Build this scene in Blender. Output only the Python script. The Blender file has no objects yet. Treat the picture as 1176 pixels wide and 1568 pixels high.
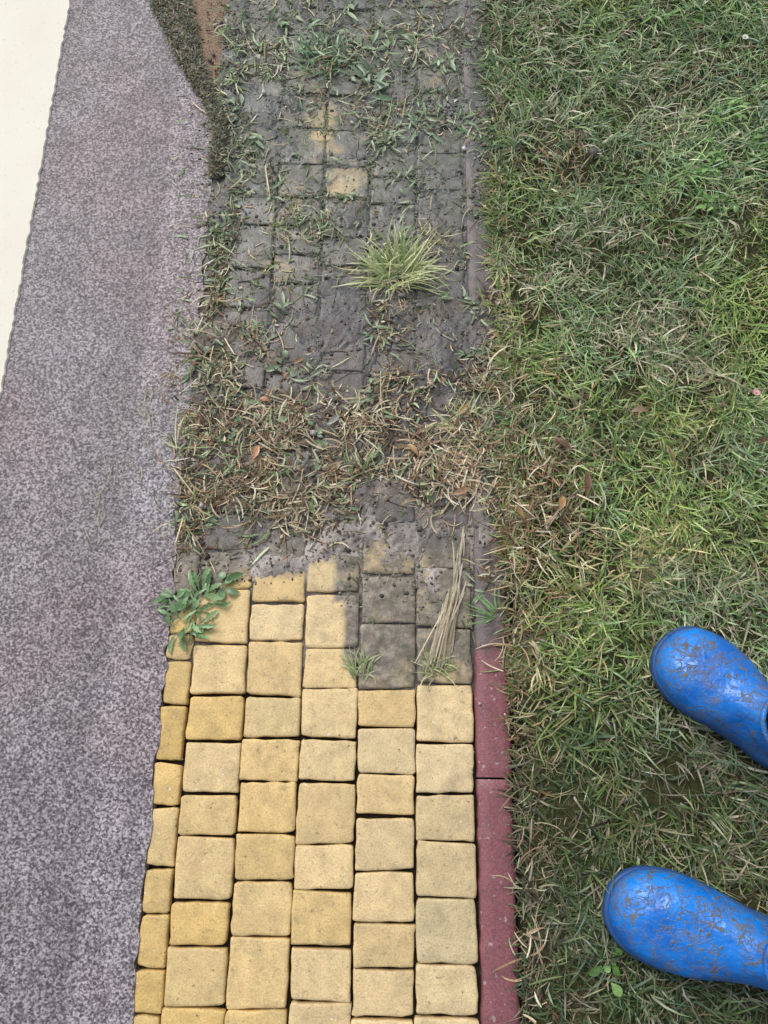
import bpy, math, numpy as np
from mathutils import Vector
rng=np.random.default_rng(7)
scene=bpy.context.scene
# ------------------------------------------------------------------ camera
H=1.3; F=1220.0; TH=math.radians(17.7); PSI=math.radians(0.785)
cd=bpy.data.cameras.new("camera"); cam=bpy.data.objects.new("camera",cd)
scene.collection.objects.link(cam); scene.camera=cam
cd.sensor_width=36; cd.lens=36*F/1568; cd.clip_start=0.02; cd.clip_end=2000
cam.location=(0,0,H); cam.rotation_euler=(TH,0,PSI)
c_,s_=math.cos(TH),math.sin(TH); cp,sp=math.cos(PSI),math.sin(PSI)
def P(u,v,z=0.0):
    """image pixel, back-projected through the camera -> ground plan coordinates (m)"""
    u=np.asarray(u,float); v=np.asarray(v,float)
    x=(u-588)/F; y=-(v-784)/F
    dx=x; dy=y*c_+s_; dz=y*s_-c_
    t=(H-z)/-dz
    X=dx*t; Y=dy*t
    return X*cp-Y*sp, X*sp+Y*cp
def UV(X,Y,Z=0.0):
    x=X*cp+Y*sp; y=-X*sp+Y*cp; z=Z-H
    a=x; b=y*c_+z*s_; d=y*s_-z*c_
    d=np.maximum(d,1e-3)
    return 588+F*a/d, 784-F*b/d
# ------------------------------------------------------------------ noise
def _h(ix,iy,seed):
    n=(ix.astype(np.int64)*374761393+iy.astype(np.int64)*668265263+seed*1274126177)&0xffffffff
    n=((n^(n>>13))*1274126177)&0xffffffff
    n=(n^(n>>16))&0xffffff
    return n/float(0xffffff)
def vn(x,y,seed=0):
    xi=np.floor(x); yi=np.floor(y); fx=x-xi; fy=y-yi
    fx=fx*fx*(3-2*fx); fy=fy*fy*(3-2*fy)
    a=_h(xi,yi,seed); b=_h(xi+1,yi,seed); c=_h(xi,yi+1,seed); d=_h(xi+1,yi+1,seed)
    return (a*(1-fx)+b*fx)*(1-fy)+(c*(1-fx)+d*fx)*fy
def fbm(x,y,seed=0,o=4):
    r=0;a=.5;t=0
    for i in range(o):
        r=r+a*vn(x*2**i+17.3*i,y*2**i-9.1*i,seed+i); t+=a; a*=.5
    return r/t
def sst(a,b,x):
    t=np.clip((x-a)/(b-a),0,1); return t*t*(3-2*t)
# ------------------------------------------------------------------ mesh helper
def link(o,parent=None):
    scene.collection.objects.link(o)
    if parent: o.parent=parent
    return o
def mesh_np(name,verts,faces,mat,col=None,attrs=None,smooth=True,parent=None):
    me=bpy.data.meshes.new(name)
    verts=np.asarray(verts,np.float32); faces=np.asarray(faces,np.int32)
    n,k=faces.shape
    me.vertices.add(len(verts)); me.vertices.foreach_set("co",verts.ravel())
    me.loops.add(n*k); me.loops.foreach_set("vertex_index",faces.ravel())
    me.polygons.add(n); me.polygons.foreach_set("loop_start",np.arange(0,n*k,k,dtype=np.int32))
    me.polygons.foreach_set("use_smooth",np.full(n,smooth,dtype=bool))
    me.update(calc_edges=True)
    if col is not None:
        a=me.color_attributes.new("Col",'FLOAT_COLOR','POINT')
        c4=np.ones((len(verts),4),np.float32); c4[:,:3]=np.clip(col,0,1); a.data.foreach_set("color",c4.ravel())
    for kx,vx in (attrs or {}).items():
        a=me.attributes.new(kx,'FLOAT','POINT'); a.data.foreach_set("value",np.asarray(vx,np.float32))
    me.materials.append(mat)
    o=bpy.data.objects.new(name,me); return link(o,parent)
def grid(name,x0,x1,y0,y1,nx,ny,zf,mat,colf=None,attrf=None):
    X,Y=np.meshgrid(np.linspace(x0,x1,nx),np.linspace(y0,y1,ny)); X=X.ravel();Y=Y.ravel()
    Z=zf(X,Y) if callable(zf) else np.full_like(X,zf)
    i=np.arange((nx-1)*(ny-1)); r=i//(nx-1); c=i%(nx-1); a=r*nx+c
    f=np.stack([a,a+1,a+nx+1,a+nx],1)
    return mesh_np(name,np.stack([X,Y,Z],1),f,mat,colf(X,Y) if colf is not None else None,attrf(X,Y) if attrf else None)
# ------------------------------------------------------------------ materials
class M:
    def __init__(s,name):
        s.m=bpy.data.materials.new(name); s.m.use_nodes=True; s.t=s.m.node_tree; s.n=s.t.nodes
        s.b=s.n["Principled BSDF"]; s.out=s.n["Material Output"]
        s.tc=s.n.new("ShaderNodeTexCoord").outputs["Object"]
    def L(s,a,b): s.t.links.new(a,b)
    def noise(s,scale,detail=4,rough=.55,vec=None):
        n=s.n.new("ShaderNodeTexNoise"); n.inputs["Scale"].default_value=scale; n.inputs["Detail"].default_value=detail
        n.inputs["Roughness"].default_value=rough; s.L(vec or s.tc,n.inputs["Vector"]); return n.outputs["Fac"]
    def vor(s,scale,out="Color"):
        n=s.n.new("ShaderNodeTexVoronoi"); n.inputs["Scale"].default_value=scale; s.L(s.tc,n.inputs["Vector"]); return n.outputs[out]
    def ramp(s,fac,stops):
        n=s.n.new("ShaderNodeValToRGB"); e=n.color_ramp.elements
        while len(e)<len(stops): e.new(.5)
        for i,(p,c) in enumerate(stops):
            e[i].position=p; e[i].color=(c if len(c)==4 else (*c,1)) if hasattr(c,'__len__') else (c,c,c,1)
        s.L(fac,n.inputs[0]); return n.outputs[0]
    def mix(s,fac,a,b,mode='MIX'):
        n=s.n.new("ShaderNodeMix"); n.data_type='RGBA'; n.blend_type=mode
        for i,x in ((0,fac),(6,a),(7,b)):
            if isinstance(x,(int,float)): n.inputs[i].default_value=x if i==0 else (x,x,x,1)
            elif isinstance(x,tuple): n.inputs[i].default_value=(*x,1)
            else: s.L(x,n.inputs[i])
        return n.outputs[2]
    def math(s,op,a,b=0.,clamp=False):
        n=s.n.new("ShaderNodeMath"); n.operation=op; n.use_clamp=clamp
        for i,x in enumerate((a,b)):
            if isinstance(x,(int,float)): n.inputs[i].default_value=x
            else: s.L(x,n.inputs[i])
        return n.outputs[0]
    def attr(s,name,o="Color"):
        n=s.n.new("ShaderNodeAttribute"); n.attribute_name=name; return n.outputs[o]
    def bump(s,h,strength=.5,dist=.002,prev=None):
        n=s.n.new("ShaderNodeBump"); n.inputs["Strength"].default_value=strength; n.inputs["Distance"].default_value=dist
        s.L(h,n.inputs["Height"])
        if prev: s.L(prev,n.inputs["Normal"])
        return n.outputs[0]
    def fin(s,col,rough=.7,spec=.4,bump=None):
        if isinstance(col,tuple): s.b.inputs["Base Color"].default_value=(*col,1)
        else: s.L(col,s.b.inputs["Base Color"])
        if isinstance(rough,(int,float)): s.b.inputs["Roughness"].default_value=rough
        else: s.L(rough,s.b.inputs["Roughness"])
        s.b.inputs["Specular IOR Level"].default_value=spec
        if bump: s.L(bump,s.b.inputs["Normal"])
        return s.m
def foliage(name,trans=.3,rough=.42,spec=.5):
    m=M(name); col=m.attr("Col"); v=m.ramp(m.noise(260,2),[(0.3,.8),(0.7,1.25)])
    col=m.mix(1.,col,v,'MULTIPLY'); m.fin(col,rough,spec)
    tr=m.n.new("ShaderNodeBsdfTranslucent"); m.L(m.mix(1.,col,(1.0,1.1,.7),'MULTIPLY'),tr.inputs[0])
    mx=m.n.new("ShaderNodeMixShader"); mx.inputs[0].default_value=trans
    m.L(m.b.outputs[0],mx.inputs[1]); m.L(tr.outputs[0],mx.inputs[2]); m.L(mx.outputs[0],m.out.inputs[0]); return m.m
mGrass=foliage("grass_blades",.25,.32,.6); mDebris=foliage("dead_grass",.12,.42,.5); mLeaf=foliage("weed_leaf",.2,.34,.55)
# asphalt
m=M("asphalt")
n1=m.noise(260,3,.6); v1=m.vor(360); sep=m.n.new("ShaderNodeSeparateColor"); m.L(v1,sep.inputs[0])
st=m.math('ADD',m.math('MULTIPLY',n1,.80),m.math('MULTIPLY',sep.outputs[0],.27))
stip=m.ramp(st,[(.37,(.06,.052,.06)),(.47,(.13,.115,.125)),(.56,(.245,.225,.24)),(.69,(.46,.435,.445))])
big=m.noise(3.0,3); col=m.mix(m.ramp(big,[(.4,0.),(.62,.6)]),stip,m.mix(1.,stip,(1.03,.84,.85),'MULTIPLY'))
mid=m.ramp(m.noise(14,4),[(.3,.80),(.7,1.14)]); col=m.mix(1.,col,mid,'MULTIPLY')
sx=m.n.new("ShaderNodeSeparateXYZ"); m.L(m.tc,sx.inputs[0])
sxn=m.math('ADD',sx.outputs[0],m.math('MULTIPLY',m.noise(5,2),.06))
band=m.ramp(m.math('ADD',m.math('MULTIPLY',sxn,1.),1.0,),[(.50,.96),(.57,.82),(.60,1.18),(.63,1.06)])
col=m.mix(1.,col,band,'MULTIPLY')
mAsph=m.fin(col,.48,.5,m.bump(st,.8,.0025))
# paint
m=M("road_paint"); n=m.noise(220,3)
col=m.mix(m.ramp(m.noise(7,5),[(.4,0.),(.75,.5)]),(.76,.725,.62),(.67,.63,.52))
col=m.mix(m.ramp(m.noise(60,4,.7),[(.66,0.),(.72,.5)]),col,(.45,.42,.34))
col=m.mix(m.ramp(m.noise(150,3,.6),[(.64,0.),(.70,.35)]),col,(.3,.28,.22))
mPaint=m.fin(col,.55,.3,m.bump(n,.35,.002))
# paver
m=M("block_paving"); base=m.attr("Col"); dirt=m.attr("dirt","Fac"); dc=m.attr("DCol")
nf=m.noise(420,3,.6); col=m.mix(1.,base,m.ramp(nf,[(.3,.72),(.5,1.),(.75,1.2)]),'MULTIPLY')
col=m.mix(1.,col,m.ramp(m.noise(34,5,.6),[(.3,.80),(.65,1.1)]),'MULTIPLY')
col=m.mix(m.ramp(m.noise(75,5,.7),[(.57,0.),(.70,.5)]),col,(.22,.16,.08))
col=m.mix(m.ramp(m.noise(13,6,.75),[(.54,0.),(.70,.5)]),col,(.24,.19,.11))
col=m.mix(m.ramp(m.noise(150,2,.5),[(.70,0.),(.74,.6)]),col,(.08,.06,.035))
col=m.mix(m.ramp(m.noise(95,2,.4),[(.735,0.),(.755,.8)]),col,(.75,.72,.62))
dn=m.noise(24,6,.68)
dcol=m.mix(1.,dc,m.ramp(m.noise(45,6,.72),[(.3,.35),(.5,1.),(.7,2.3)]),'MULTIPLY')
dcol=m.mix(m.ramp(m.noise(30,6,.75),[(.50,0.),(.64,.65)]),dcol,(.055,.068,.035))
dm=m.math('ADD',m.math('MULTIPLY',dirt,1.9),m.math('SUBTRACT',m.math('MULTIPLY',dn,1.9),1.85))
dm=m.ramp(dm,[(0.,0.),(.75,.95)])
col=m.mix(dm,col,dcol)
mBlock=m.fin(col,m.mix(dm,.56,m.ramp(m.noise(16,4),[(.35,.2),(.65,.5)])),.48,m.bump(m.noise(70,4),.35,.003,m.bump(nf,.5,.0012)))
# kerb
m=M("red_concrete"); nf=m.noise(380,3,.6)
col=m.mix(m.noise(10,5),(.17,.050,.062),(.29,.115,.125)); col=m.mix(1.,col,m.ramp(nf,[(.3,.65),(.7,1.3)]),'MULTIPLY')
col=m.mix(m.ramp(m.noise(120,2,.4),[(.66,0.),(.71,.6)]),col,(.5,.42,.4))
col=m.mix(m.ramp(m.noise(30,6,.75),[(.52,0.),(.68,.6)]),col,(.09,.05,.05))
dirt=m.attr("dirt","Fac"); dm=m.math('ADD',m.math('MULTIPLY',dirt,1.7),m.math('SUBTRACT',m.math('MULTIPLY',m.noise(26,6,.7),1.5),1.4))
col=m.mix(m.ramp(dm,[(0.,0.),(.45,.95)]),col,m.ramp(m.noise(50,5),[(.3,(.05,.044,.044)),(.7,(.16,.135,.125))]))
mKerb=m.fin(col,.42,.5,m.bump(nf,.5,.0015))
m=M("mud"); base=m.attr("Col"); nf=m.noise(190,5,.7)
col=m.mix(1.,base,m.ramp(nf,[(.3,.55),(.7,1.45)]),'MULTIPLY')
sl=m.attr("silt","Fac"); mf=m.math('MULTIPLY',m.ramp(m.noise(38,6,.75),[(.50,0.),(.62,.6)]),m.math('SUBTRACT',1.,sl,True))
col=m.mix(mf,col,(.045,.052,.028))
col=m.mix(m.ramp(m.noise(300,2,.5),[(.68,0.),(.73,.6)]),col,(.36,.32,.28))
mMud=m.fin(col,m.ramp(m.noise(20,3),[(.38,.16),(.62,.55)]),.5,m.bump(nf,.55,.0025))
m=M("bed"); mBed=m.fin(m.mix(m.noise(120,4),(.012,.010,.009),(.045,.038,.028)),.9,.2,m.bump(m.noise(200,4),.8,.004))
m=M("lawn_soil"); nf=m.noise(130,5,.7)
mLawn=m.fin(m.ramp(nf,[(.3,(.018,.02,.008)),(.55,(.05,.055,.02)),(.75,(.11,.11,.05))]),.9,.2,m.bump(nf,.8,.006))
m=M("far_ground"); mFar=m.fin(m.ramp(m.noise(5,6,.7),[(.3,(.05,.09,.02)),(.7,(.12,.18,.05))]),.9,.2)
m=M("brown_gravel"); nf=m.noise(300,4,.65)
mBrown=m.fin(m.ramp(nf,[(.3,(.13,.085,.052)),(.5,(.28,.195,.13)),(.7,(.44,.34,.25))]),.8,.3,m.bump(nf,.7,.003))
m=M("stone"); mStone=m.fin(m.mix(1.,m.attr("Col"),m.ramp(m.noise(300,3),[(.3,.7),(.7,1.2)]),'MULTIPLY'),.6,.35)
# ------------------------------------------------------------------ plan lines, from image pixels
XL=[float(P(u,1550)[0]) for u in (200,247,343,440,537,636,735)]
XK=float(P(797,1550)[0]); XP0=XL[0]
grid("ground",-400,400,-400,400,3,3,-.06,mFar)
yc=float(P(335,195)[1])
def edgeX(Y):
    t=np.maximum(Y-yc,0)
    off=np.interp(t,[0,.05,.16,.337,.5,.9,2,30],[0,.022,.088,.170,.25,.45,.9,9])
    return XP0+.002-off
ys=np.concatenate([np.linspace(-30,-1,12),np.arange(-.9,3,.006),np.linspace(3.1,30,20)])
jit=(fbm(ys*40,ys*0,3)-.5)*.016
V=[];Fc=[]
for i,y in enumerate(ys):
    e=float(edgeX(y)+jit[i]); V+=[(-6-max(0,y),y,.002),(e,y,.002),(e+.002,y,-.03)]
for i in range(len(ys)-1):
    a=3*i; Fc+=[(a,a+1,a+4,a+3),(a+1,a+2,a+5,a+4)]
mesh_np("asphalt_road",V,Fc,mAsph,smooth=False)
xw=float(P(0,645)[0]); xw2=float(P(108,0)[0]); XW=(xw+xw2)/2
V=[];Fc=[]; ys2=np.concatenate([np.linspace(-20,-1,6),np.arange(-.9,2.5,.004),np.linspace(2.6,20,8)])
jw=(fbm(ys2*90,ys2*0,9)-.5)*.007
for i,y in enumerate(ys2):
    V+=[(XW-.32,y,.006),(XW+jw[i]-.002,y,.0065),(XW+jw[i],y,.003)]
for i in range(len(ys2)-1):
    a=3*i; Fc+=[(a,a+1,a+4,a+3),(a+1,a+2,a+5,a+4)]
mesh_np("white_road_line",V,Fc,mPaint,smooth=False)
grid("gravel_verge",-1.2,XP0+.004,yc-.05,6,40,60,lambda X,Y:-.006+.003*fbm(X*20,Y*20,4),mBrown)
grid("paving_bed",XP0-.01,XK+.02,-3,6,30,60,-.016,mBed)
# ------------------------------------------------------------------ masks
BU=np.array([200,262,300,345,385,460,470,515,520,545,548,635,725,800]); BV=np.array([990,972,935,905,905,900,872,868,1010,1052,1055,1052,1046,1042])
def G(u,v,a,b,ra,rb): return np.exp(-(((u-a)/ra)**2+((v-b)/rb)**2))
YEL=((495,195,30,52,.36),(445,320,34,42,.32),(525,285,28,30,.36),(560,262,28,28,.24),(425,415,34,38,.26),(612,470,20,34,.26),(460,115,20,20,.26),(620,650,20,20,.1),(660,110,30,40,.16),(590,860,60,25,.16),(345,950,50,30,-.12),(490,985,60,40,-.10))
def dirtmask(u,v):
    w=(fbm(u/45,v/45,21)-.5)*70
    b=np.interp(u,BU,BV)+w*.45*sst(560,520,u)+w*.12
    d=sst(14,-40,v-b)*(.90+.10*sst(860,780,v))
    for (a,c,ra,rc,k) in YEL: d=d-k*G(u,v,a,c,ra,rc)
    d=np.maximum(d,(.32*sst(130,0,v-b)))
    return np.clip(d,.04+.18*fbm(u/60,v/60,5),1)
def dirtcol(u,v):
    top=sst(480,330,v)[:,None]; lo=sst(800,880,v)[:,None]
    c=np.array([.066,.063,.070])+0*u[:,None]
    c=c*(1-top)+np.array([.098,.106,.103])*top
    c=c*(1-lo)+np.array([.165,.145,.118])*lo
    return c
# ------------------------------------------------------------------ blocks
J={0:[975,1015,1085,1172,1240,1333,1405,1490,1560],
   1:[905,990,1068,1140,1220,1285,1383,1455,1548],
   2:[925,985,1068,1132,1200,1280,1352,1438,1550],
   3:[850,908,993,1055,1133,1198,1295,1365,1452,1535],
   4:[880,955,1056,1115,1185,1252,1335,1413,1485,1560],
   5:[870,960,1046,1136,1215,1288,1374,1475,1556]}
Vb=[];Fb=[];Cb=[]; off=0; JS={}; CV=[]; CK=[]
tt=np.array([-1,-.985,-.955,-.88,-.6,-.2,.2,.6,.88,.955,.985,1.]); N=len(tt)
GX,GY=np.meshgrid(tt,tt); fx=[]
for r in range(N-1):
    for c in range(N-1):
        a=r*N+c; fx.append((a,a+1,a+N+1,a+N))
ring=[c for c in range(N)]+[r*N+N-1 for r in range(1,N)]+[(N-1)*N+c for c in range(N-2,-1,-1)]+[r*N for r in range(N-2,0,-1)]
rl=len(ring); skirt=[]
for i in range(rl): skirt.append((ring[(i+1)%rl],ring[i],N*N+i,N*N+(i+1)%rl))
fx=np.array(fx+skirt)
for k in range(6):
    js=sorted(float(P(600,v)[1]) for v in J[k])
    while js[0]>-1.6: js.insert(0,js[0]-rng.choice([.062,.075,.085,.098]))
    while js[-1]<3.2: js.append(js[-1]+rng.choice([.066,.078,.088,.10]))
    JS[k]=js
    for j in range(len(js)-1):
        x0,x1,y0,y1=XL[k],XL[k+1],js[j],js[j+1]
        g=.0013+rng.uniform(0,.0009)
        hx=(x1-x0)/2-g*.9; hy=(y1-y0)/2-g; cx=(x0+x1)/2; cy=(y0+y1)/2
        cj=rng.normal(0,.0013,(4,2)); cj[:,0]*=.7
        b=lambda gx,gy,q:(cj[0,q]*(1-gx)*(1-gy)+cj[1,q]*(1+gx)*(1-gy)+cj[2,q]*(1+gx)*(1+gy)+cj[3,q]*(1-gx)*(1+gy))/4
        wx=GX; wy=GY
        rc=.0028+rng.uniform(0,.0028)
        qx=np.clip((np.abs(wx)*hx-(hx-rc))/rc,0,1); qy=np.clip((np.abs(wy)*hy-(hy-rc))/rc,0,1)
        rad=np.sqrt(qx**2+qy**2); mxr=np.maximum(np.maximum(qx,qy),1e-6); sc=np.where((qx>0)&(qy>0),mxr/np.maximum(rad,1e-6),1)
        X=np.sign(wx)*np.where(qx>0,hx-rc+rc*qx*sc,np.abs(wx)*hx); Y=np.sign(wy)*np.where(qy>0,hy-rc+rc*qy*sc,np.abs(wy)*hy)
        X=cx+X+b(wx,wy,0); Y=cy+Y+b(wx,wy,1)
        X=X+(fbm(X*80,Y*80,31+k)-.5)*.0052*np.sign(wx)*sst(.5,.95,np.abs(wx)); Y=Y+(fbm(X*80+9,Y*80,77+k)-.5)*.0055*sst(.5,.95,np.abs(wy))*np.sign(wy)
        tx,ty=rng.normal(0,.0006,2); tz=rng.normal(0,.0006)
        edx=hx*(1-np.abs(wx)); edy=hy*(1-np.abs(wy)); ee=np.minimum(edx,edy)
        Z=-.0020*(1-np.clip(ee/.0022,0,1))**2-.0004*(1-np.clip(ee/.010,0,1))+tx*wx+ty*wy+tz+(fbm(X*90,Y*90,55)-.5)*.0014
        top=np.stack([X,Y,Z],-1).reshape(-1,3); sk=top[ring].copy(); sk[:,2]=-.03
        Vb.append(np.vstack([top,sk])); Fb.append(fx+off); off+=N*N+rl
        u,v=UV(cx,cy); u=float(u);v=float(v); CV.append(np.full(N*N+rl,v)); CK.append(np.full(N*N+rl,k))
        left=np.clip((560-u)/300,0,1)
        A=np.array([.68,.465,.165]); Bc=np.array([.73,.57,.325]); Cc=np.array([.57,.39,.115]); D=np.array([.55,.465,.275])
        w=rng.dirichlet([1.8+left*2.5,1.6+(1-left)*3.5,.1+left*2.0,.3+(v>1200 and u>640)*5])
        col=A*w[0]+Bc*w[1]+Cc*w[2]+D*w[3]; col=col*rng.uniform(.92,1.06)
        Cb.append(np.tile(col,(N*N+rl,1)))
Vb=np.vstack(Vb);Fb=np.vstack(Fb);Cb=np.vstack(Cb);CV=np.concatenate(CV);CK=np.concatenate(CK)
uu,vv=UV(Vb[:,0],Vb[:,1]); dm=dirtmask(uu,vv)
dm=np.where((CK>=4)&(CV<1050)&(CV>880),np.maximum(dm,.80),dm); dm=np.where((CV>1062),np.minimum(dm,.34),dm)
ed=np.clip(-Vb[:,2]/.006,0,1)*.30
ob=mesh_np("block_paving_path",Vb,Fb,mBlock,Cb,{"dirt":np.clip(dm+ed*.5,0,1)})
a=ob.data.color_attributes.new("DCol",'FLOAT_COLOR','POINT'); a.data.foreach_set("color",np.hstack([dirtcol(uu,vv),np.ones((len(Vb),1))]).astype(np.float32).ravel())
# kerb pieces
Vk=[];Fk=[];off=0; yj=float(P(760,1192)[1]); ks=[yj+i*.60 for i in range(-3,6)]
for i in range(len(ks)-1):
    x0,x1,y0,y1=XL[6]+.0025,XK,ks[i]+.0015,ks[i+1]-.0015
    ny=70; prof=[(0,-.04),(0,-.003),(.0012,.001),(.004,.0035),(.02,.004),(.04,.004),(x1-x0-.007,.0038),(x1-x0-.002,.001),(x1-x0,-.005),(x1-x0,-.05)]
    yy=np.linspace(y0,y1,ny); q=len(prof)
    for y in yy:
        ee=min(y-y0,y1-y); dz=-.002*max(0,1-ee/.004)
        for (a,z) in prof:
            Vk.append((x0+a+(float(vn(np.array(y*60),np.array(a*50),5))-.5)*.0030,y,z+dz))
    for r in range(ny-1):
        for c in range(q-1):
            a=off+r*q+c; Fk.append((a,a+1,a+q+1,a+q))
    off+=ny*q
Vk=np.array(Vk); uu,vv=UV(Vk[:,0],Vk[:,1]); kd=sst(1090,840,vv)*1.1+.04
mesh_np("red_edging_kerb",Vk,np.array(Fk),mKerb,None,{"dirt":np.clip(kd+.40*fbm(Vk[:,0]*30,Vk[:,1]*12,8)-.1,0,1.2)})
# ------------------------------------------------------------------ mud crust on the path
def edge_u(v): return np.interp(v,[0,170,200,330,500,650,880,1020,1568],[349,332,331,320,301,287,265,248,198])
def mudlevel(u,v):
    L=.20*sst(0,-30,v-np.interp(u,BU,BV))
    L=L+.26*sst(880,800,v)*sst(380,480,v)
    L=L+.30*sst(440,300,v)
    L=L+.22*G(u,v,540,480,75,80)+.38*G(u,v,690,540,35,60)+.18*G(u,v,640,640,120,70)
    L=L+.50*G(u,v,430,868,52,28)+.46*G(u,v,505,850,45,36)+.25*G(u,v,560,790,50,40)+.35*G(u,v,655,885,28,26)+.2*G(u,v,620,830,80,40)
    L=L+.55*np.exp(-((u-(np.interp(v,[0,1040],[727,750])))/22)**2)*sst(960,800,v)+.25*np.exp(-((u-edge_u(v)-20)/22)**2)*sst(900,800,v)
    for (a,b,ra,rb,k) in ((495,195,42,60,.25),(445,320,48,52,.25),(525,285,38,30,.25),(425,415,40,45,.2),(600,930,60,70,.12)):
        L=L-k*G(u,v,a,b,ra,rb)
    return L
def mudz(X,Y):
    u,v=UV(X,Y); L=mudlevel(u,v)
    sm=G(u,v,540,480,80,80)+G(u,v,690,540,40,60)+G(u,v,430,868,60,30)+G(u,v,515,850,50,40)
    n=(fbm(X*24,Y*24,61,5)-.5)*(1-.45*np.clip(sm,0,1))
    z=-.0075+.0135*np.clip(L+.95*n,-.2,.95)+(fbm(X*150,Y*150,62,3)-.5)*.0030
    return np.clip(z,-.012,.007)
def siltf(u,v): return np.clip(1.4*G(u,v,430,868,64,34)+1.3*G(u,v,508,850,52,42)+.6*G(u,v,560,790,60,50)+.7*G(u,v,655,885,38,34)+.55*G(u,v,745,860,30,80)+.5*G(u,v,650,840,90,45)+.4*G(u,v,330,850,50,25),0,1)
def mudc(X,Y):
    u,v=UV(X,Y); n=fbm(X*22,Y*22,71)[:,None]
    dark=np.array([.045,.041,.044]); br=np.array([.12,.092,.068]); silt=np.array([.42,.37,.335]); slate=np.array([.080,.078,.090])
    c=dark+(br-dark)*sst(.35,.7,n)
    top=sst(450,250,v)[:,None]; c=c*(1-top)+(np.array([.085,.09,.085])*(.35+1.25*n))*top
    s=(G(u,v,540,480,85,85)+G(u,v,690,540,45,65))[:,None]; c=c*(1-.8*np.clip(s,0,1))+slate*.8*np.clip(s,0,1)
    s=siltf(u,v)[:,None]*(.5+.5*sst(.3,.55,n))*.95
    return c*(1-s)+silt*s
grid("mud",XP0-.004,XK+.005,float(P(600,1062)[1]),2.6,300,760,mudz,mMud,mudc,lambda X,Y:{"silt":siltf(*UV(X,Y))})
grid("lawn_soil",XK-.001,3.2,-2.5,5,190,300,lambda X,Y:-.010+.014*fbm(X*14,Y*14,81)+.006*sst(XK,XK+.03,X)-.02*sst(XK+.03,XK+.005,X),mLawn)
# ------------------------------------------------------------------ strip builder
def strips(X,Y,Z,az,L,W,e0,bend,curl,roll,col,col2=None,S=4,prof='blade',zmin=.003,across=2,fold=0.):
    n=len(X); t=np.linspace(0,1,S+1)
    px=np.zeros((n,S+1));py=px.copy();pz=px.copy(); px[:,0]=X;py[:,0]=Y;pz[:,0]=Z
    A=az[:,None]+curl[:,None]*t[None,:]; E=e0[:,None]-bend[:,None]*t[None,:]
    E=np.clip(E,-1.3,1.5)
    for i in range(1,S+1):
        ds=L/S
        px[:,i]=px[:,i-1]+ds*np.cos(E[:,i])*np.cos(A[:,i]); py[:,i]=py[:,i-1]+ds*np.cos(E[:,i])*np.sin(A[:,i])
        pz[:,i]=np.maximum(pz[:,i-1]+ds*np.sin(E[:,i]),zmin)
    if prof=='blade': w=np.interp(t,[0,.25,.6,.85,1],[.75,1,.85,.45,.06])
    elif prof=='straw': w=np.interp(t,[0,.1,.9,1],[.6,1,.9,.3])
    elif prof=='lobed': w=np.interp(t,[0,.12,.35,.6,.8,1],[.18,.25,.6,1,.8,.05])*np.where(np.arange(S+1)%2==0,.68,1.12)
    else: w=np.interp(t,[0,.15,.4,.65,.85,1],[.14,.35,.95,1,.6,.05])
    hw=W[:,None]*w[None,:]/2
    R=roll[:,None]
    wx=-np.sin(A)*np.cos(R); wy=np.cos(A)*np.cos(R); wz=np.sin(R)+0*A
    ks=[-1,1] if across==2 else [-1,0,1]
    pts=[]
    for k in ks:
        zz=pz+k*hw*wz+ (abs(k)*fold*hw)
        pts.append(np.stack([px+k*hw*wx,py+k*hw*wy,np.maximum(zz,zmin*.7)],-1))
    V=np.stack(pts,2)
    K=len(ks); nv=(S+1)*K
    base=(np.arange(n)*nv)[:,None,None,None]
    i=np.arange(S)[:,None]; k=np.arange(K-1)[None,:]
    a=i*K+k; q=np.stack([a,a+1,a+K+1,a+K],-1)[None]
    Fq=(q+base).reshape(-1,4)
    if col2 is None: col2=col
    C=col[:,None,None,:]*(1-t)[None,:,None,None]+col2[:,None,None,:]*t[None,:,None,None]
    C=np.broadcast_to(C,(n,S+1,K,3))
    return V.reshape(-1,3),Fq,C.reshape(-1,3)
def join(parts):
    V=[];Fx=[];C=[];o=0
    for v,f,c in parts: V.append(v);Fx.append(f+o);C.append(c);o+=len(v)
    return np.vstack(V),np.vstack(Fx),np.vstack(C)
U=lambda a,b,n:rng.uniform(a,b,n)
def bootframe(u,v,u2,v2):
    a=np.array(P(u,v,.03)); b=np.array(P(u2,v2,.03)); d=(b-a)/np.linalg.norm(b-a); return a,d
BOOTS=[bootframe(1015,985,1146,1096),bootframe(934,1375,1140,1446)]
def inboot(X,Y,m=.0):
    r=np.zeros(len(X),bool)
    for a,d in BOOTS:
        s=(X-a[0])*d[0]+(Y-a[1])*d[1]; t=-(X-a[0])*d[1]+(Y-a[1])*d[0]
        r|=(((s-.145)/(.145+m))**2+(t/(.056+m))**2<1)
    return r
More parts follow.
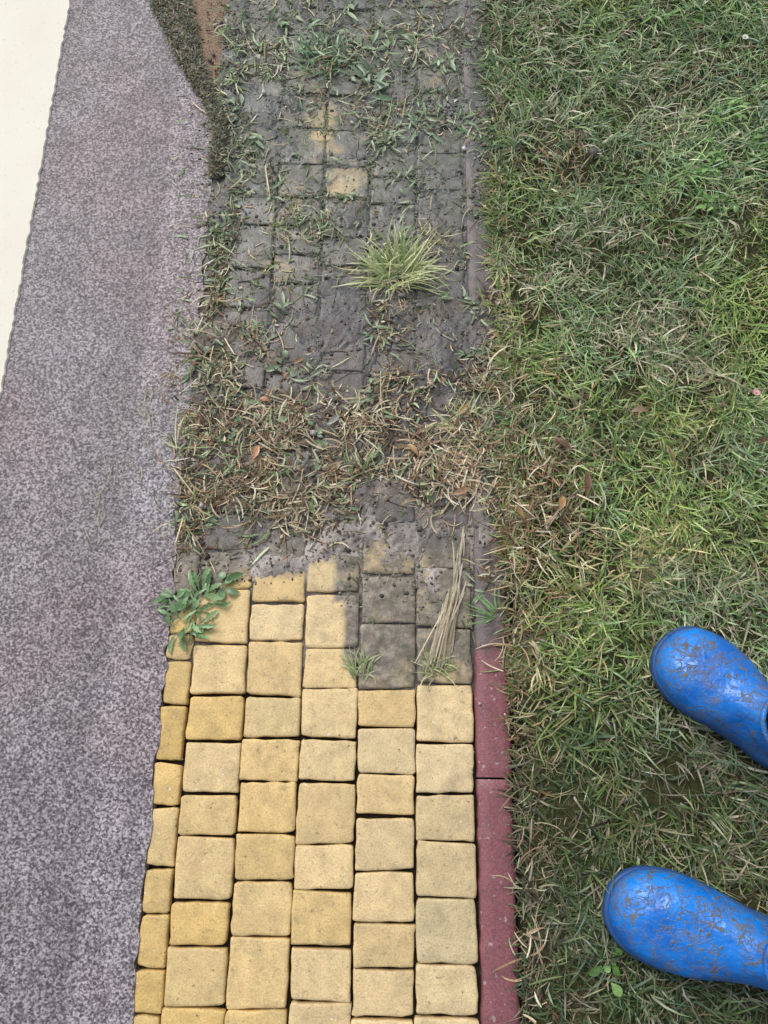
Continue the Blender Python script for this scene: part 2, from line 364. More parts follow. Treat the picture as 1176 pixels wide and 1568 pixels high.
# ------------------------------------------------------------------ lawn
def lawn_edge_u(v): return np.interp(v,[0,200,450,700,850,1000,1200,1400,1568],[748,752,762,768,782,788,796,808,812])
def lawncol(u,v,X,Y,n):
    fresh=np.array([.21,.36,.095]);lite=np.array([.42,.56,.27]);straw=np.array([.80,.75,.53]);dk=np.array([.08,.16,.05]);blue=np.array([.27,.42,.26]);brn=np.array([.24,.16,.09])
    ps=.22+.9*sst(.50,.68,fbm(X*9,Y*9,91))+.45*G(u,v,970,110,70,60)+.55*G(u,v,810,850,40,110)+.5*G(u,v,950,900,80,60)+.3*G(u,v,800,1380,40,200)+.45*G(u,v,1000,540,90,60)
    pb=.04+.75*G(u,v,840,760,60,120)+.35*G(u,v,790,980,22,120)+.5*G(u,v,850,255,60,30)+.3*sst(45,0,u-lawn_edge_u(v))+.4*sst(1050,1200,v)*sst(.46,.6,fbm(X*9,Y*9,95))
    r=rng.random(n); pg=fbm(X*5,Y*5,93)
    w=rng.random((n,1)); c=fresh*(1-w)+lite*w
    m2=rng.random(n)<.30; c[m2]=(blue*(.7+.6*rng.random((m2.sum(),1))))
    m2=rng.random(n)<.16; c[m2]=dk
    m1=r<np.clip(ps,0,1.)*.46; c[m1]=straw*(.5+.5*rng.random((m1.sum(),1)))
    m3=rng.random(n)<pb*.55; c[m3]=brn*(.4+1.4*rng.random((m3.sum(),1)))
    k=1.05-.52*sst(960,1220,v)-.10*sst(120,0,u-lawn_edge_u(v))  # near-end shade painted into blade colours; blades along the path edge darker too
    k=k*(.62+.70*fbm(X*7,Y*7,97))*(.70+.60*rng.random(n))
    y=sst(.5,.75,pg)[:,None]
    c=c*(1-y)+c*np.array([1.10,1.03,.72])*y
    return c*k[:,None]
def lawn_blades(nclump,per,region):
    x0,x1,y0,y1=region
    cx=U(x0,x1,nclump); cy=U(y0,y1,nclump)
    ca=U(0,2*np.pi,nclump); hs=U(.65,1.4,nclump)
    X=np.repeat(cx,per);Y=np.repeat(cy,per);n=len(X)
    rad=np.abs(rng.normal(0,.009,n)); a=U(0,2*np.pi,n); X=X+rad*np.cos(a);Y=Y+rad*np.sin(a)
    fl=fbm(X*4,Y*4,101)*9
    az=np.where(rng.random(n)<.45,a+rng.normal(0,.4,n),np.repeat(ca,per)+rng.normal(0,.5,n)); az=np.where(rng.random(n)<.3,fl+rng.normal(0,.5,n),az)
    u,v=UV(X,Y)
    keep=(X>XK+.002+ .012*sst(1000,1200,v)*fbm(Y*18,Y*0,7))&(~inboot(X,Y))
    return X,Y,az,u,v,np.repeat(hs,per),keep
parts=[]
for nc,per,reg in ((7000,15,(XK,.98,-.50,2.0)),(2000,10,(XK,2.0,-1.6,3.2))):
    X,Y,az,u,v,hs,keep=lawn_blades(nc,per,reg)
    if nc==2000: keep&=~((X<.98)&(Y>-.5)&(Y<2.0))
    else: keep&=(u<1300)&(v>-130)&(v<1700)
    thin=.78*G(u,v,860,250,60,38)+.60*G(u,v,850,770,50,110)+.60*sst(1050,1200,v)*sst(.48,.60,fbm(X*9,Y*9,95))+.5*sst(28,0,u-lawn_edge_u(v))+.25*sst(.55,.68,fbm(X*8,Y*8,99))
    keep&=rng.random(len(X))>thin
    X,Y,az,u,v,hs=[q[keep] for q in (X,Y,az,u,v,hs)]; n=len(X)
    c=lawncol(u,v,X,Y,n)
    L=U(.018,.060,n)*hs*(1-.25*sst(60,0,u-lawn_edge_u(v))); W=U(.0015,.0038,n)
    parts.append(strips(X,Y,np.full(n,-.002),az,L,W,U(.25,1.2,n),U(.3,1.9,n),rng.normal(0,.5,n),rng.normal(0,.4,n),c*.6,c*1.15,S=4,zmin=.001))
    print("blades",n)
n=5200; Y=U(-1.2,2.6,n); X=XK+np.abs(rng.normal(0,.012,n))+.002; u,v=UV(X,Y); k=(rng.random(n)<(.2+.8*sst(.42,.6,fbm(Y*14,Y*0,44)))*(1-.5*sst(1050,1200,v)))
X,Y,u,v=X[k],Y[k],u[k],v[k]; n=len(X)
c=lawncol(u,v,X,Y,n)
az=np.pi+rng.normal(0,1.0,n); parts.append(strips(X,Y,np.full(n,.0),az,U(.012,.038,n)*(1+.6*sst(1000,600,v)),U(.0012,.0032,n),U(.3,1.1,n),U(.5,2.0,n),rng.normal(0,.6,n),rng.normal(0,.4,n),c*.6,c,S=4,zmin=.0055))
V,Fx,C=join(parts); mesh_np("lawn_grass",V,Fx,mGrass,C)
n=14000; X=U(XK+.001,1.05,n);Y=U(-.5,2.0,n);u,v=UV(X,Y); k=(u<1300)&~inboot(X,Y); X,Y,u,v=X[k],Y[k],u[k],v[k]; n=len(X)
w=rng.random((n,1)); c=(np.array([.12,.09,.045])*(1-w)+np.array([.55,.48,.29])*w)*U(.4,1,n)[:,None]
t=strips(X,Y,U(.001,.014,n),U(0,6.28,n),U(.012,.04,n),U(.0008,.0024,n),U(-.1,.4,n),U(-.2,.6,n),rng.normal(0,1,n),rng.normal(0,.4,n),c,S=3,prof='straw')
mesh_np("lawn_thatch",t[0],t[1],mDebris,t[2])
# ------------------------------------------------------------------ debris over the path
DB=[(440,650,90,45,1.),(470,765,70,42,1.),(700,700,62,42,1.1),(605,600,65,35,.55),(370,520,40,40,.45),(530,95,100,50,.45),(640,185,60,30,.4),(690,50,50,50,.3),
    (400,240,35,45,.3),(620,395,50,25,.4),(480,350,50,18,.5),(590,500,16,50,.45),(720,620,35,50,.5),(580,200,45,25,.4),(420,440,40,30,.25),(640,760,50,24,.4),(300,640,30,110,.9),(330,560,32,50,.7),(680,570,25,45,.3),(440,700,50,50,.7),(540,690,50,50,.55),(350,740,60,30,.6),(780,760,25,100,.8),(420,60,50,60,.35),(350,150,20,70,.5)]
def debris(u,v):
    d=.03*sst(860,760,v)+0*u
    d=d+.55*np.exp(-((u-edge_u(v)-22)/22)**2)*sst(150,230,v)*sst(900,800,v)
    d=d+.5*np.exp(-((u-752)/17)**2)*sst(1000,850,v)
    for a,b,ra,rb,k in DB: d=d+k*G(u,v,a,b,ra,rb)
    d=d*(.10+1.7*sst(.40,.64,fbm(u/24,v/24,111)))
    return np.clip(d,0,1.2)
def samp(n,fn,u0,u1,v0,v1):
    u=U(u0,u1,n);v=U(v0,v1,n);k=rng.random(n)*1.1<fn(u,v);return u[k],v[k]
def dcol(u,v,n):
    pal=np.array([[.70,.59,.38],[.46,.30,.17],[.24,.14,.075],[.10,.075,.055],[.22,.31,.11],[.38,.47,.24],[.70,.66,.50],[.13,.17,.075]])
    g=sst(560,330,v)+.6*G(u,v,300,600,50,140)
    p=np.stack([.19+0*g,.22-.10*g,.20-.07*g,.13-0*g,.05+.11*g,.04+.10*g,.11+0*g,.05+.07*g],1); p=np.clip(p,.01,1);p/=p.sum(1,keepdims=True)
    r=rng.random((n,1)); idx=(r>np.cumsum(p,1)).sum(1); idx=np.clip(idx,0,7)
    return pal[idx]*U(.5,1.2,n)[:,None]
u,v=samp(28000,debris,262,800,-60,900); X,Y=P(u,v); n=len(X); print("debris",n)
c=dcol(u,v,n); zb=mudz(X,Y); zb=np.maximum(zb,0)
lay=np.abs(rng.normal(0,1,n))*.006*np.clip(debris(u,v),.15,1)
# matted direction field so that stalks lie in swathes
fa=fbm(X*11,Y*11,141)*14
az=np.where(rng.random(n)<.5,fa+rng.normal(0,.45,n),U(0,6.28,n))
d1=strips(X,Y,zb+.001+lay,az,rng.gamma(2.6,.0092,n)+.005,U(.0009,.0030,n),U(-.3,.5,n),U(-.5,1.3,n),rng.normal(0,.9,n),rng.normal(0,.5,n),c*.85,c*1.1,S=5,prof='straw',zmin=.002)
u,v=samp(14000,debris,262,800,-60,900); X,Y=P(u,v); n=len(X); c=dcol(u,v,n)*.8
d2=strips(X,Y,np.maximum(mudz(X,Y),0)+U(.001,.006,n),U(0,6.28,n),U(.004,.015,n),U(.002,.006,n),U(-.2,.6,n),U(-.5,.8,n),rng.normal(0,.5,n),rng.normal(0,.5,n),c,S=3,prof='leaf',zmin=.002)
u,v=samp(4600,lambda a,b:debris(a,b)*(.4+.6*sst(600,300,b)),262,800,-60,880); X,Y=P(u,v); n=len(X)
w=rng.random((n,1)); c=(np.array([.17,.28,.11])*(1-w)+np.array([.46,.55,.34])*w)*U(.7,1.15,n)[:,None]
fa=fbm(X*11,Y*11,141)*14
d3=strips(X,Y,np.maximum(mudz(X,Y),0)+U(.002,.007,n),fa+rng.normal(0,1.,n),U(.012,.048,n),U(.0018,.0048,n),U(.0,.6,n),U(.2,1.4,n),rng.normal(0,.8,n),rng.normal(0,.4,n),c,c*1.1,S=4,zmin=.003)
ua=np.concatenate([rng.normal(228,7,14),rng.normal(150,6,12),rng.normal(178,6,9),rng.normal(205,12,9)]);va=np.concatenate([U(600,720,14),U(740,850,12),U(660,790,9),U(600,780,9)])
X,Y=P(ua,va);n=len(X); c=np.tile([.42,.40,.24],(n,1))*U(.6,1.1,n)[:,None]
d4=strips(X,Y,np.full(n,.005),np.pi/2+rng.normal(0,.35,n),U(.012,.035,n),U(.0007,.0014,n),U(0,.1,n),U(0,.2,n),rng.normal(0,.4,n),rng.normal(0,.2,n),c,S=4,prof='straw',zmin=.005)
def ledge(u,v): return .9*G(u,v,835,760,50,130)+.5*G(u,v,790,950,25,150)+.55*G(u,v,855,255,55,35)+.45*G(u,v,812,1400,16,180)
u,v=samp(10500,ledge,745,980,150,1568);X,Y=P(u,v);n=len(X);c=dcol(u,v+600,n)
d5=strips(X,Y,U(.004,.028,n),U(0,6.28,n),U(.015,.05,n),U(.001,.0030,n),U(-.2,.6,n),U(0,1.0,n),rng.normal(0,.7,n),rng.normal(0,.5,n),c,S=4,prof='straw',zmin=.006)
V,Fx,C=join([d1,d2,d3,d4,d5]); mesh_np("plant_debris",V,Fx,mDebris,C)
# moss in the joints of the dirty paving
mx=[];my=[]
for k in range(6):
    yy=np.array([y for y in JS[k] if y<2.1]); 
    n=len(yy)*34; q=rng.choice(yy,n); mx.append(U(XL[k],XL[k+1],n)); my.append(q+rng.normal(0,.004,n))
for k in range(1,7):
    n=1100; mx.append(XL[k]+rng.normal(0,.004,n)); my.append(U(-.1,2.1,n))
n=15000; mx.append(U(XP0,XK,n)); my.append(U(-.1,2.1,n)); nr=n
mx=np.concatenate(mx);my=np.concatenate(my); u,v=UV(mx,my)
lim=np.interp(u,BU,BV)-20
pr=(.22+.65*sst(520,360,v))*(.15+1.2*sst(.42,.6,fbm(mx*16,my*16,131))); pr[-nr:]*=.7*sst(.48,.6,fbm(mx[-nr:]*16,my[-nr:]*16,131))
k=(v<lim)&(rng.random(len(v))<pr); X,Y,v=mx[k],my[k],v[k]; n=len(X); print("moss",n)
w=rng.random((n,1)); c=np.array([.07,.09,.05])*(1-w)+np.array([.25,.30,.18])*w; g=sst(500,700,v)[:,None]; c=c*(1-.5*g)+np.array([.14,.11,.06])*.5*g
r=strips(X,Y,np.maximum(mudz(X,Y),-.002),U(0,6.28,n),rng.gamma(2.2,.0035,n)+.002,U(.0012,.0034,n),U(.1,1.2,n),U(.2,1.6,n),rng.normal(0,.7,n),rng.normal(0,.5,n),c*.8,c*1.1,S=3,prof='blade',zmin=.002)
mesh_np("joint_moss",r[0],r[1],mDebris,r[2])
# moss strip
def mw(y): return np.clip(.010+(y-yc)*.20,.010,.10)
n=24000; Yq=yc-.12+1.2*rng.random(n)**1.3; X=edgeX(Yq)+.002+U(-.05,1.05,n)*mw(Yq)
w=rng.random((n,1))**1.5; c=np.array([.06,.058,.045])*(1-w)+np.array([.28,.31,.19])*w
mm=rng.random(n)<.25; c[mm]=np.array([.28,.20,.12])*U(.5,1.2,mm.sum())[:,None]
r=strips(X,Yq,U(.004,.012,n),U(0,6.28,n),U(.005,.018,n),U(.0012,.0032,n),U(.0,.9,n),U(.2,1.5,n),rng.normal(0,.6,n),rng.normal(0,.5,n),c,S=3,zmin=.005)
V=[];Fc=[];ysm=np.arange(yc-.12,yc+1.6,.006)
for i,y in enumerate(ysm):
    wd=float(mw(y))
    for k,(a,z) in enumerate(((-.05,-.006),(.15,.006),(.5,.009),(.85,.005),(1.08,-.008))):
        V.append((float(edgeX(y))+.003+a*wd+.010*(float(vn(np.array(y*80),np.array(k*3.),8))-.5),y,z+.008*(float(vn(np.array(y*90),np.array(k*7.),9))-.5)))
for i in range(len(ysm)-1):
    for k in range(4): a=i*5+k; Fc.append((a,a+1,a+6,a+5))
V=np.array(V); mos=(V,np.array(Fc),np.tile([.055,.052,.044],(len(V),1)))
V,Fx,C=join([r,mos]); mesh_np("moss_strip",V,Fx,mDebris,C)
# ------------------------------------------------------------------ crumbs & pebbles
import bmesh
bm=bmesh.new(); bmesh.ops.create_icosphere(bm,subdivisions=1,radius=1); ico=np.array([v.co[:] for v in bm.verts]); icf=np.array([[v.index for v in f.verts] for f in bm.faces]); bm.free()
def stones(name,X,Y,Z,R,col,parent=None):
    n=len(X); sc=rng.uniform(.6,1.25,(n,1,3)); jn=rng.uniform(.8,1.15,(n,len(ico),1))
    V=ico[None]*sc*jn*np.asarray(R)[:,None,None]; V[:,:,2]*=.7
    V+=np.stack([X,Y,Z],-1)[:,None,:]
    Fq=(icf[None]+(np.arange(n)*len(ico))[:,None,None]).reshape(-1,3)
    return mesh_np(name,V.reshape(-1,3),Fq,mStone,np.repeat(col,len(ico),0),parent=parent)
u,v=samp(34000,lambda a,b:.16+debris(a,b),262,790,-60,930); k=v<np.interp(u,BU,BV)-8;u,v=u[k],v[k]; X,Y=P(u,v);n=len(X)
w=rng.random((n,1))**1.6; c=np.array([.05,.042,.036])*(1-w)+np.array([.36,.31,.26])*w
stones("soil_crumbs",X,Y,np.maximum(mudz(X,Y),-.001)+.0005,rng.gamma(2,.0007,n)+.0006,c)
u=U(0,790,420);v=U(0,1568,420);X,Y=P(u,v);k=(X>XW+.01);X,Y=X[k],Y[k];n=len(X)
c=np.tile([.3,.28,.26],(n,1))*U(.3,2.2,n)[:,None]; stones("grit",X,Y,np.full(n,.0035),U(.0006,.0015,n),c)
pu=[(710,231,6.5,.75),(905,245,10,.10),(500,425,5,.35),(310,775,6,.6),(318,538,7,.33),(734,1078,3,.5),(415,20,9,.35),(160,575,3,.1),(760,770,5,.3),(390,700,4,.4),(640,470,6,.25),(615,455,8,.2),(712,405,3,.5),(850,395,4,.2),(405,145,6,.5),(770,1095,2,.6),(490,690,9,.28),(480,665,6,.4)]
for a,b,r,g in pu:
    x,y=P(a,b); stones("pebble",np.array([x]),np.array([y]),np.array([.006 if a<770 else .022]),np.array([r/1000*1.05]),np.array([[g,g*.96,g*.9]]))
# ------------------------------------------------------------------ weeds
def rosette(name,u,v,n,L,W,c1,c2,az=None,spread=np.pi,e=(.2,.9),bend=(.3,1.2),prof='leaf',S=7,z=.002,r0=.004,mat=None,fold=.35,across=3,aj=.35):
    x,y=P(u,v); a=(rng.uniform(-spread,spread,n)+(az if az is not None else 0))
    pa=a+rng.normal(0,aj,n); rr=r0*np.sqrt(rng.random(n))
    X=x+rr*np.cos(pa);Y=y+rr*np.sin(pa)
    w=rng.random((n,1)); c=(np.array(c1)*(1-w)+np.array(c2)*w)*U(.8,1.15,n)[:,None]
    r=strips(X,Y,np.full(n,z),a,U(.4,1.15,n)*L,U(.6,1.15,n)*W,U(*e,n),U(*bend,n),rng.normal(0,.6,n),rng.normal(0,.35,n),c*.8,c*1.1,S=S,prof=prof,zmin=.004,across=across,fold=fold)
    if name is None: return r
    return mesh_np(name,*r[:2],mat or mLeaf,r[2])
def multi(name,L,mat=None):
    V,Fx,C=join([rosette(None,*a,**k) for a,k in L]); mesh_np(name,V,Fx,mat or mLeaf,C)
dg1,dg2=(.12,.24,.09),(.30,.45,.23)
multi("dandelion_weed",[((285,955,18,.040,.010,dg1,dg2),dict(prof='lobed',S=10,r0=.024)),((312,915,16,.040,.011,dg1,dg2),dict(prof='lobed',S=10,r0=.02)),((295,935,26,.03,.005,dg1,dg2),dict(r0=.03)),((268,915,10,.028,.009,dg1,dg2),dict(r0=.012)),((340,895,6,.03,.014,dg1,(.3,.42,.25)),dict(r0=.008)),((300,965,12,.025,.004,(.3,.22,.1),(.4,.35,.2)),dict(r0=.02))])
multi("grass_tuft",[((608,425,170,.088,.0036,(.28,.40,.13),(.72,.72,.42)),dict(az=np.pi/2,spread=2.0,e=(.25,1.2),bend=(.3,1.2),prof='blade',r0=.032,S=6,fold=0,across=2,aj=1.)),((608,425,50,.055,.003,(.55,.50,.30),(.7,.64,.44)),dict(prof='blade',r0=.035,S=6,fold=0,across=2,aj=1.5)),((660,370,30,.04,.0026,(.35,.30,.14),(.5,.45,.24)),dict(prof='blade',r0=.03,S=5,fold=0,across=2,aj=2.))],mGrass)
rosette("grass_tuft",668,1022,46,.034,.0026,(.22,.33,.10),(.56,.54,.30),az=np.pi/2,spread=2.2,prof='blade',r0=.018,S=5,fold=0,across=2,mat=mGrass,aj=1.5)
# dry stalks: stems gathered into a drooping bundle
def bundle(u0,v0,su,u1,v1,n,W,z0,z1):
    xs,ys_=P(u0+rng.normal(0,su,n),v0+rng.normal(0,6,n)); xe,ye=P(u1+rng.normal(0,su*.35,n),v1+rng.normal(0,5,n))
    f=U(.55,1.08,n); az=np.arctan2(ye-ys_,xe-xs); L=np.hypot(xe-xs,ye-ys_)*f
    w=rng.random((n,1)); c=np.array([.42,.34,.22])*(1-w)+np.array([.66,.59,.44])*w
    return strips(xs,ys_,U(z0,z1,n),az,L,np.full(n,W)*U(.7,1.3,n),U(.05,.3,n),U(.2,.6,n),rng.normal(0,.12,n),rng.normal(0,.4,n),c*.9,c,S=8,prof='straw',zmin=.004)
V,Fx,C=join([bundle(672,1012,13,697,900,30,.0030,.003,.012),bundle(693,925,5,706,828,12,.0022,.004,.010),bundle(704,850,3,712,800,4,.0014,.003,.006)]); mesh_np("dry_stalks",V,Fx,mDebris,C)
multi("dead_grass_clump",[((a,b,n,.045,.0029,c1,c2),dict(e=(.0,.5),prof='straw',r0=r0,S=6,fold=0,across=2,z=.007,aj=3.)) for a,b,n,r0,c1,c2 in
  ((705,725,120,.05,(.36,.24,.13),(.76,.66,.46)),(660,690,60,.045,(.30,.18,.10),(.66,.52,.34)),(560,640,50,.045,(.40,.30,.17),(.78,.72,.5)),(470,780,60,.05,(.26,.18,.10),(.6,.54,.36)),(430,650,60,.055,(.26,.16,.10),(.66,.56,.38)),(740,690,40,.04,(.4,.3,.16),(.72,.64,.44)))],mDebris)
rosette("grass_tuft",553,1032,42,.042,.0024,(.22,.33,.10),(.60,.58,.38),az=np.pi/2,spread=1.1,prof='blade',r0=.016,S=5,fold=0,across=2,mat=mGrass,aj=1.5)
rosette("grass_tuft",765,945,16,.06,.0034,(.16,.32,.10),(.32,.50,.24),az=np.pi*.85,spread=.9,prof='blade',r0=.01,S=6,fold=0,across=2,mat=mGrass)
rosette("grass_tuft",500,95,64,.065,.0042,(.13,.23,.12),(.30,.43,.26),az=1.6,spread=2.2,e=(.2,1.1),prof='blade',r0=.045,S=6,fold=.2,across=2,mat=mGrass,aj=1.5)
rosette("grass_tuft",715,650,60,.055,.0028,(.40,.46,.18),(.72,.66,.40),az=1.7,spread=1.5,prof='blade',r0=.045,S=5,fold=0,across=2,mat=mGrass,aj=2.)
rosette("plantain_weed",568,135,14,.055,.010,(.18,.28,.16),(.36,.46,.32),az=1.2,spread=2,r0=.03,aj=1.5)
rosette("plantain_weed",650,195,16,.040,.007,(.16,.26,.14),(.34,.44,.28),r0=.035,aj=1.5)
rosette("plantain_weed",590,215,24,.034,.0055,(.18,.28,.14),(.42,.50,.32),r0=.025,aj=1.5)
parts=[]
WL=[(440,560,6,.036,.012),(432,482,5,.045,.008),(455,640,4,.030,.014),(345,355,7,.045,.007),(382,212,7,.035,.008),(345,668,5,.030,.008),(638,752,8,.028,.008),
    (492,662,3,.032,.012),(500,700,3,.035,.012),(522,790,6,.038,.006),(577,505,7,.040,.006),(652,690,5,.035,.007),(310,800,5,.03,.006),(455,235,5,.03,.006),(470,45,7,.05,.008),(600,60,8,.05,.008),
    (680,90,8,.045,.008),(700,190,8,.045,.006),(540,300,6,.035,.006),(480,335,8,.045,.004),(405,500,6,.04,.006),(570,600,7,.04,.006),(300,560,6,.035,.007),(375,630,6,.032,.009),
    (330,440,5,.03,.006),(420,40,6,.045,.009),(735,470,8,.045,.005),(725,540,7,.04,.005),(745,330,8,.045,.005),(365,460,5,.035,.006),(480,580,7,.04,.005),(660,460,7,.045,.004),(735,900,6,.035,.005),
    (345,120,6,.035,.009),(365,170,7,.035,.009),(580,710,4,.03,.008),(530,20,8,.05,.008),(560,80,7,.05,.01),(460,80,8,.045,.009),(330,360,6,.03,.006)]
for _ in range(22): WL.append((U(350,740,1)[0],U(-10,330,1)[0],int(rng.integers(2,6)),.034,.005))
for (a,b,n,L,W) in WL:
    k=rng.random(); parts.append(rosette(None,a,b,n,L*.85,W,(.15,.25,.11),(.38,.47,.30),az=U(0,6.28,1)[0],spread=(1.1 if k<.6 else 2.4),r0=.018,z=.005,e=(.0,.7),aj=1.5))
V,Fx,C=join(parts); mesh_np("weed_patch",V,Fx,mLeaf,C)
parts=[]
for (a,b,n,L,W) in ((1095,265,12,.020,.009),(1110,320,12,.020,.009),(1060,290,8,.020,.009),(1120,170,14,.022,.009),(1160,215,8,.022,.009),(935,1478,2,.026,.015),
     (1020,30,10,.045,.006)):
    for q in range(3):
        parts.append(rosette(None,a+rng.normal(0,16),b+rng.normal(0,16),n//2+1,L,W,(.12,.27,.055),(.26,.45,.14),r0=.02,z=.018,e=(.1,.7),aj=1.5))
V,Fx,C=join(parts); mesh_np("clover_patch",V,Fx,mLeaf,C)
parts=[]
for (a,b,L,W,az,c,z) in ((388,708,.030,.011,1.0,(.70,.36,.18),.012),(690,760,.035,.012,.1,(.46,.28,.17),.012),(985,640,.030,.014,2.9,(.28,.18,.12),.03),(850,790,.028,.014,1.0,(.55,.32,.14),.03),(640,702,.03,.01,2.,(.5,.3,.14),.012),
    (870,700,.04,.014,2.2,(.17,.09,.055),.028),(890,770,.05,.014,1.2,(.20,.11,.06),.028),(700,640,.03,.01,.6,(.55,.34,.16),.012),(1150,690,.02,.01,.6,(.16,.08,.04),.03),(820,1010,.03,.008,1.6,(.6,.5,.3),.022),(800,800,.03,.010,1.9,(.5,.3,.13),.02),(415,620,.02,.012,2.6,(.42,.2,.1),.014),(450,560,.02,.008,.3,(.4,.22,.1),.01),(500,655,.03,.010,.4,(.42,.40,.36),.014)):
    x,y=P(a,b); o=np.ones(1)
    parts.append(strips(x*o,y*o,z*o,az*o,L*o,W*o,.25*o,.5*o,.5*o,.3*o,np.array([c])*.8,np.array([c]),S=8,prof='leaf',zmin=.006,across=3,fold=.5))
V,Fx,C=join(parts); mesh_np("dead_leaves",V,Fx,mLeaf,C)
for (a,b,c) in ((1141,57,(.8,.8,.78)),(1158,601,(.75,.42,.5))):
    x,y=P(a,b,.045); n=16; an=np.linspace(0,2*np.pi,n,endpoint=False); o=np.ones(n)
    r=strips(x+.001*np.cos(an),y+.001*np.sin(an),.045*o,an,.0062*o,.0024*o,.5*o,.4*o,0*o,0*o,np.tile(c,(n,1)),S=3,prof='leaf',zmin=.001)
    st=strips(np.array([x,x]),np.array([y,y]),np.array([.002,.002]),np.array([0.,1.6]),np.array([.042,.042]),np.array([.0015,.0015]),np.array([1.5,1.5]),np.zeros(2),np.zeros(2),np.zeros(2),np.tile([.1,.2,.05],(2,1)),S=3,prof='straw')
    ce=ico*np.array([.0022,.0022,.0014])+np.array([x,y,.0465])
    V,Fx,C=join([r,st]); V=np.vstack([V,ce]); f=icf+len(C); C=np.vstack([C,np.tile([.6,.42,.05],(len(ico),1))])
    me=bpy.data.meshes.new("daisy"); me.from_pydata(V.tolist(),[],Fx.tolist()+f.tolist()); at=me.color_attributes.new("Col",'FLOAT_COLOR','POINT')
    at.data.foreach_set("color",np.hstack([C,np.ones((len(C),1))]).astype(np.float32).ravel()); me.materials.append(mLeaf); link(bpy.data.objects.new("daisy",me))
# ------------------------------------------------------------------ boots
m=M("blue_rubber")
base=m.mix(m.ramp(m.noise(16,4),[(.35,0.),(.65,1.)]),(.001,.11,.47),(.004,.23,.78))
def scrib(sc,c,wd,gs,g0):
    ln=m.noise(sc,3,.6); a=m.math('ABSOLUTE',m.math('SUBTRACT',ln,c)); l=m.ramp(a,[(.0,1.),(wd*.5,.85),(wd,0.)])
    return m.math('MULTIPLY',l,m.ramp(m.noise(gs,2),[(g0,0.),(g0+.08,1.)]))
ll=m.math('MAXIMUM',scrib(22,.5,.013,20,.42),scrib(48,.47,.016,26,.48)); ll=m.math('MAXIMUM',ll,scrib(16,.55,.008,15,.40))
sm=m.ramp(m.noise(34,6,.76),[(.51,0.),(.66,.8)])
sp2=m.ramp(m.noise(190,2,.5),[(.64,0.),(.69,.8)])
dirtf=m.math('MAXIMUM',m.math('MAXIMUM',ll,sm),sp2,True)
col=m.mix(dirtf,base,m.mix(m.noise(90,2),(.05,.045,.03),(.22,.19,.11)))
mBoot=m.fin(col,m.mix(dirtf,m.ramp(m.noise(30,4),[(.3,.22),(.7,.42)]),.75),.5,m.bump(dirtf,.5,.0015,m.bump(m.noise(14,4),.6,.016)))
m=M("blue_sole"); mSole=m.fin(m.mix(m.noise(60,4),(.006,.07,.30),(.03,.07,.14)),.5,.4)
m=M("dark_denim"); mDen=m.fin(m.mix(m.noise(300,3),(.008,.010,.018),(.03,.034,.05)),.9,.2,m.bump(m.noise(400,2),.5,.001))
def cat(pts,n):
    pts=np.array(pts,float);k=len(pts);out=[]
    for i in range(n):
        t=i/n*k;j=int(t);f=t-j;p0,p1,p2,p3=[pts[(j+q)%k] for q in (-1,0,1,2)]
        out.append(.5*((2*p1)+(-p0+p2)*f+(2*p0-5*p1+4*p2-p3)*f*f+(-p0+3*p1-3*p2+p3)*f**3))
    return np.array(out)
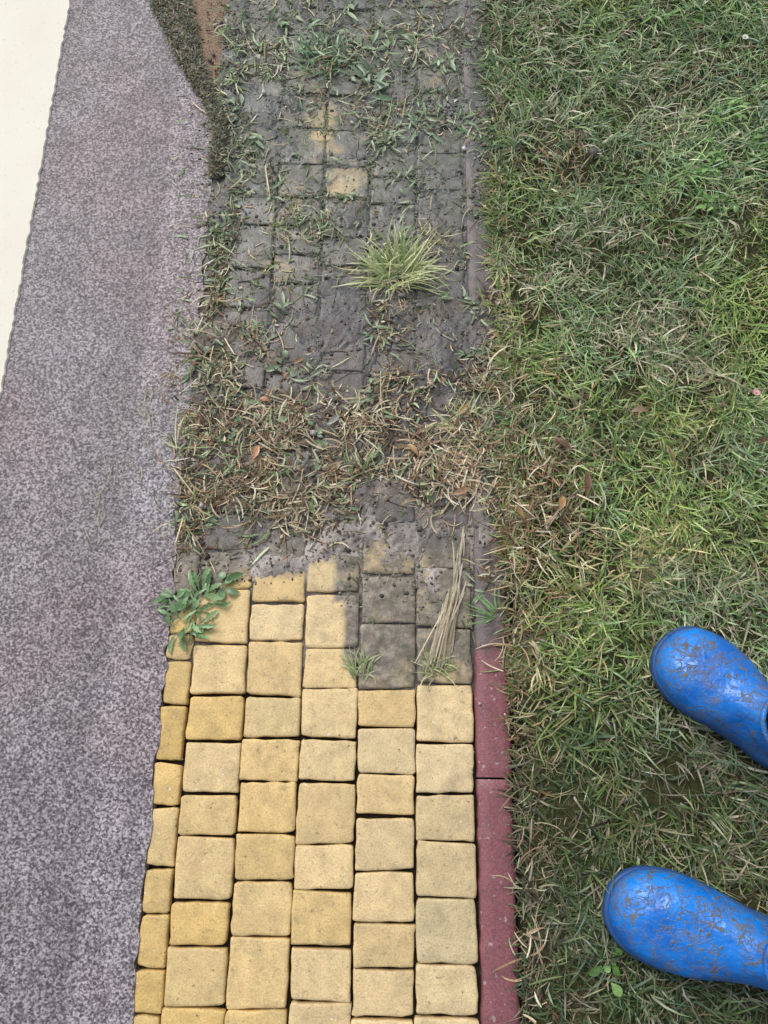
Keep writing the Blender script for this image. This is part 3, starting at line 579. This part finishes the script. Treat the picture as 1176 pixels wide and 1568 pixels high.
def boot(a,d,mir,sx):
    e=bpy.data.objects.new("rubber_boot",None); link(e)
    n=72
    O=[(0,0),(.006,.028),(.028,.050),(.065,.061),(.105,.061),(.15,.050),(.20,.041),(.25,.040),(.285,.028),(.297,0),(.285,-.028),(.25,-.040),(.20,-.042),(.15,-.049),(.105,-.057),(.065,-.057),(.028,-.046),(.006,-.024)]
    o=cat(O,n); o[:,1]*=mir*1.06
    def w(p):
        q=p[...,0]*sx
        x=a[0]+q*d[0]-p[...,1]*d[1]; y=a[1]+q*d[1]+p[...,1]*d[0]; return np.stack([x,y,p[...,2]+.012],-1)
    cx=.222; ang=np.arctan2(o[:,1],o[:,0]-cx)
    Cc=np.stack([cx+.052*np.cos(ang),.045*np.sin(ang)],1)
    front=np.clip((cx-o[:,0])/cx,0,1)
    T=36; V=[]
    for i in range(T+1):
        t=i/T
        P0=np.concatenate([o,np.full((n,1),.014)],1)
        ctr=np.array([.12,0]); outw=(o-ctr); outw/=np.linalg.norm(outw,axis=1)[:,None]+1e-6
        P1=np.concatenate([o+outw*.008,(.052+.030*front)[:,None]],1)
        P2=np.concatenate([Cc*(1-.33*front[:,None])+o*.33*front[:,None],(.060+.022*(1-front))[:,None]],1)
        P3=np.concatenate([Cc,np.full((n,1),.112)],1)
        V.append((1-t)**3*P0+3*(1-t)**2*t*P1+3*(1-t)*t*t*P2+t**3*P3)
    cen=np.array([cx,0])
    for dr,z in ((.004,.113),(.0055,.117),(.004,.121),(0,.122),(-.004,.119),(-.005,.108),(-.005,.07)):
        rad=(Cc-cen); rad/=np.linalg.norm(rad,axis=1)[:,None]
        V.append(np.concatenate([Cc+rad*dr,np.full((n,1),z)],1))
    def loft(name,V,mat):
        R=len(V); V=w(np.array(V)).reshape(-1,3); f=[]
        for r in range(R-1):
            for c in range(n):
                c2=(c+1)%n; f.append((r*n+c,r*n+c2,(r+1)*n+c2,(r+1)*n+c))
        mesh_np(name,V,np.array(f),mat,parent=e)
    loft("upper",V,mBoot)
    V=[]
    for sc,z in ((.0,.0),(.9,.0),(1.02,.003),(1.045,.008),(1.045,.018),(1.02,.0215),(.99,.020)):
        q=np.array([.14,0])+(o-np.array([.14,0]))*sc; V.append(np.concatenate([q,np.full((n,1),z)],1))
    loft("sole",V,mSole)
    V=[]
    for z,rx,ry,dx in ((.04,.040,.036,0),(.10,.043,.038,0),(.15,.046,.042,.004),(.22,.052,.047,.008),(.30,.058,.054,.012),(.38,.060,.057,.012),(.45,.060,.058,.006),(.47,.052,.05,.005),(.473,.0,.0,.005)):
        aa=np.linspace(0,2*np.pi,n,endpoint=False); wr=1+.03*np.sin(aa*5+z*60)
        V.append(np.stack([cx+dx+rx*wr*np.cos(aa),ry*wr*np.sin(aa),np.full(n,z)],1))
    loft("trouser_leg",V,mDen)
boot(*BOOTS[0],1,.87); boot(*BOOTS[1],-1,1.08)
# ------------------------------------------------------------------ light
w=bpy.data.worlds.new("World"); scene.world=w; w.use_nodes=True; nt=w.node_tree
sky=nt.nodes.new("ShaderNodeTexSky"); sky.sky_type='NISHITA'; sky.sun_disc=False
EL=math.radians(52); AZ=math.radians(-35)
sky.sun_elevation=EL; sky.sun_rotation=AZ; sky.air_density=1.2; sky.dust_density=4
hs=nt.nodes.new("ShaderNodeHueSaturation"); hs.inputs["Saturation"].default_value=.5
nt.links.new(sky.outputs[0],hs.inputs["Color"]); nt.links.new(hs.outputs[0],nt.nodes["Background"].inputs[0]); nt.nodes["Background"].inputs[1].default_value=.15
ld=bpy.data.lights.new("sun",'SUN'); ld.energy=1.25; ld.angle=math.radians(24); ld.color=(1,.985,.96)
lo=bpy.data.objects.new("sun",ld); link(lo)
dirv=Vector((math.sin(AZ)*math.cos(EL),math.cos(AZ)*math.cos(EL),math.sin(EL)))
lo.rotation_euler=dirv.to_track_quat('Z','Y').to_euler()
scene.view_settings.view_transform='Standard'; scene.view_settings.look='None'; scene.view_settings.exposure=0
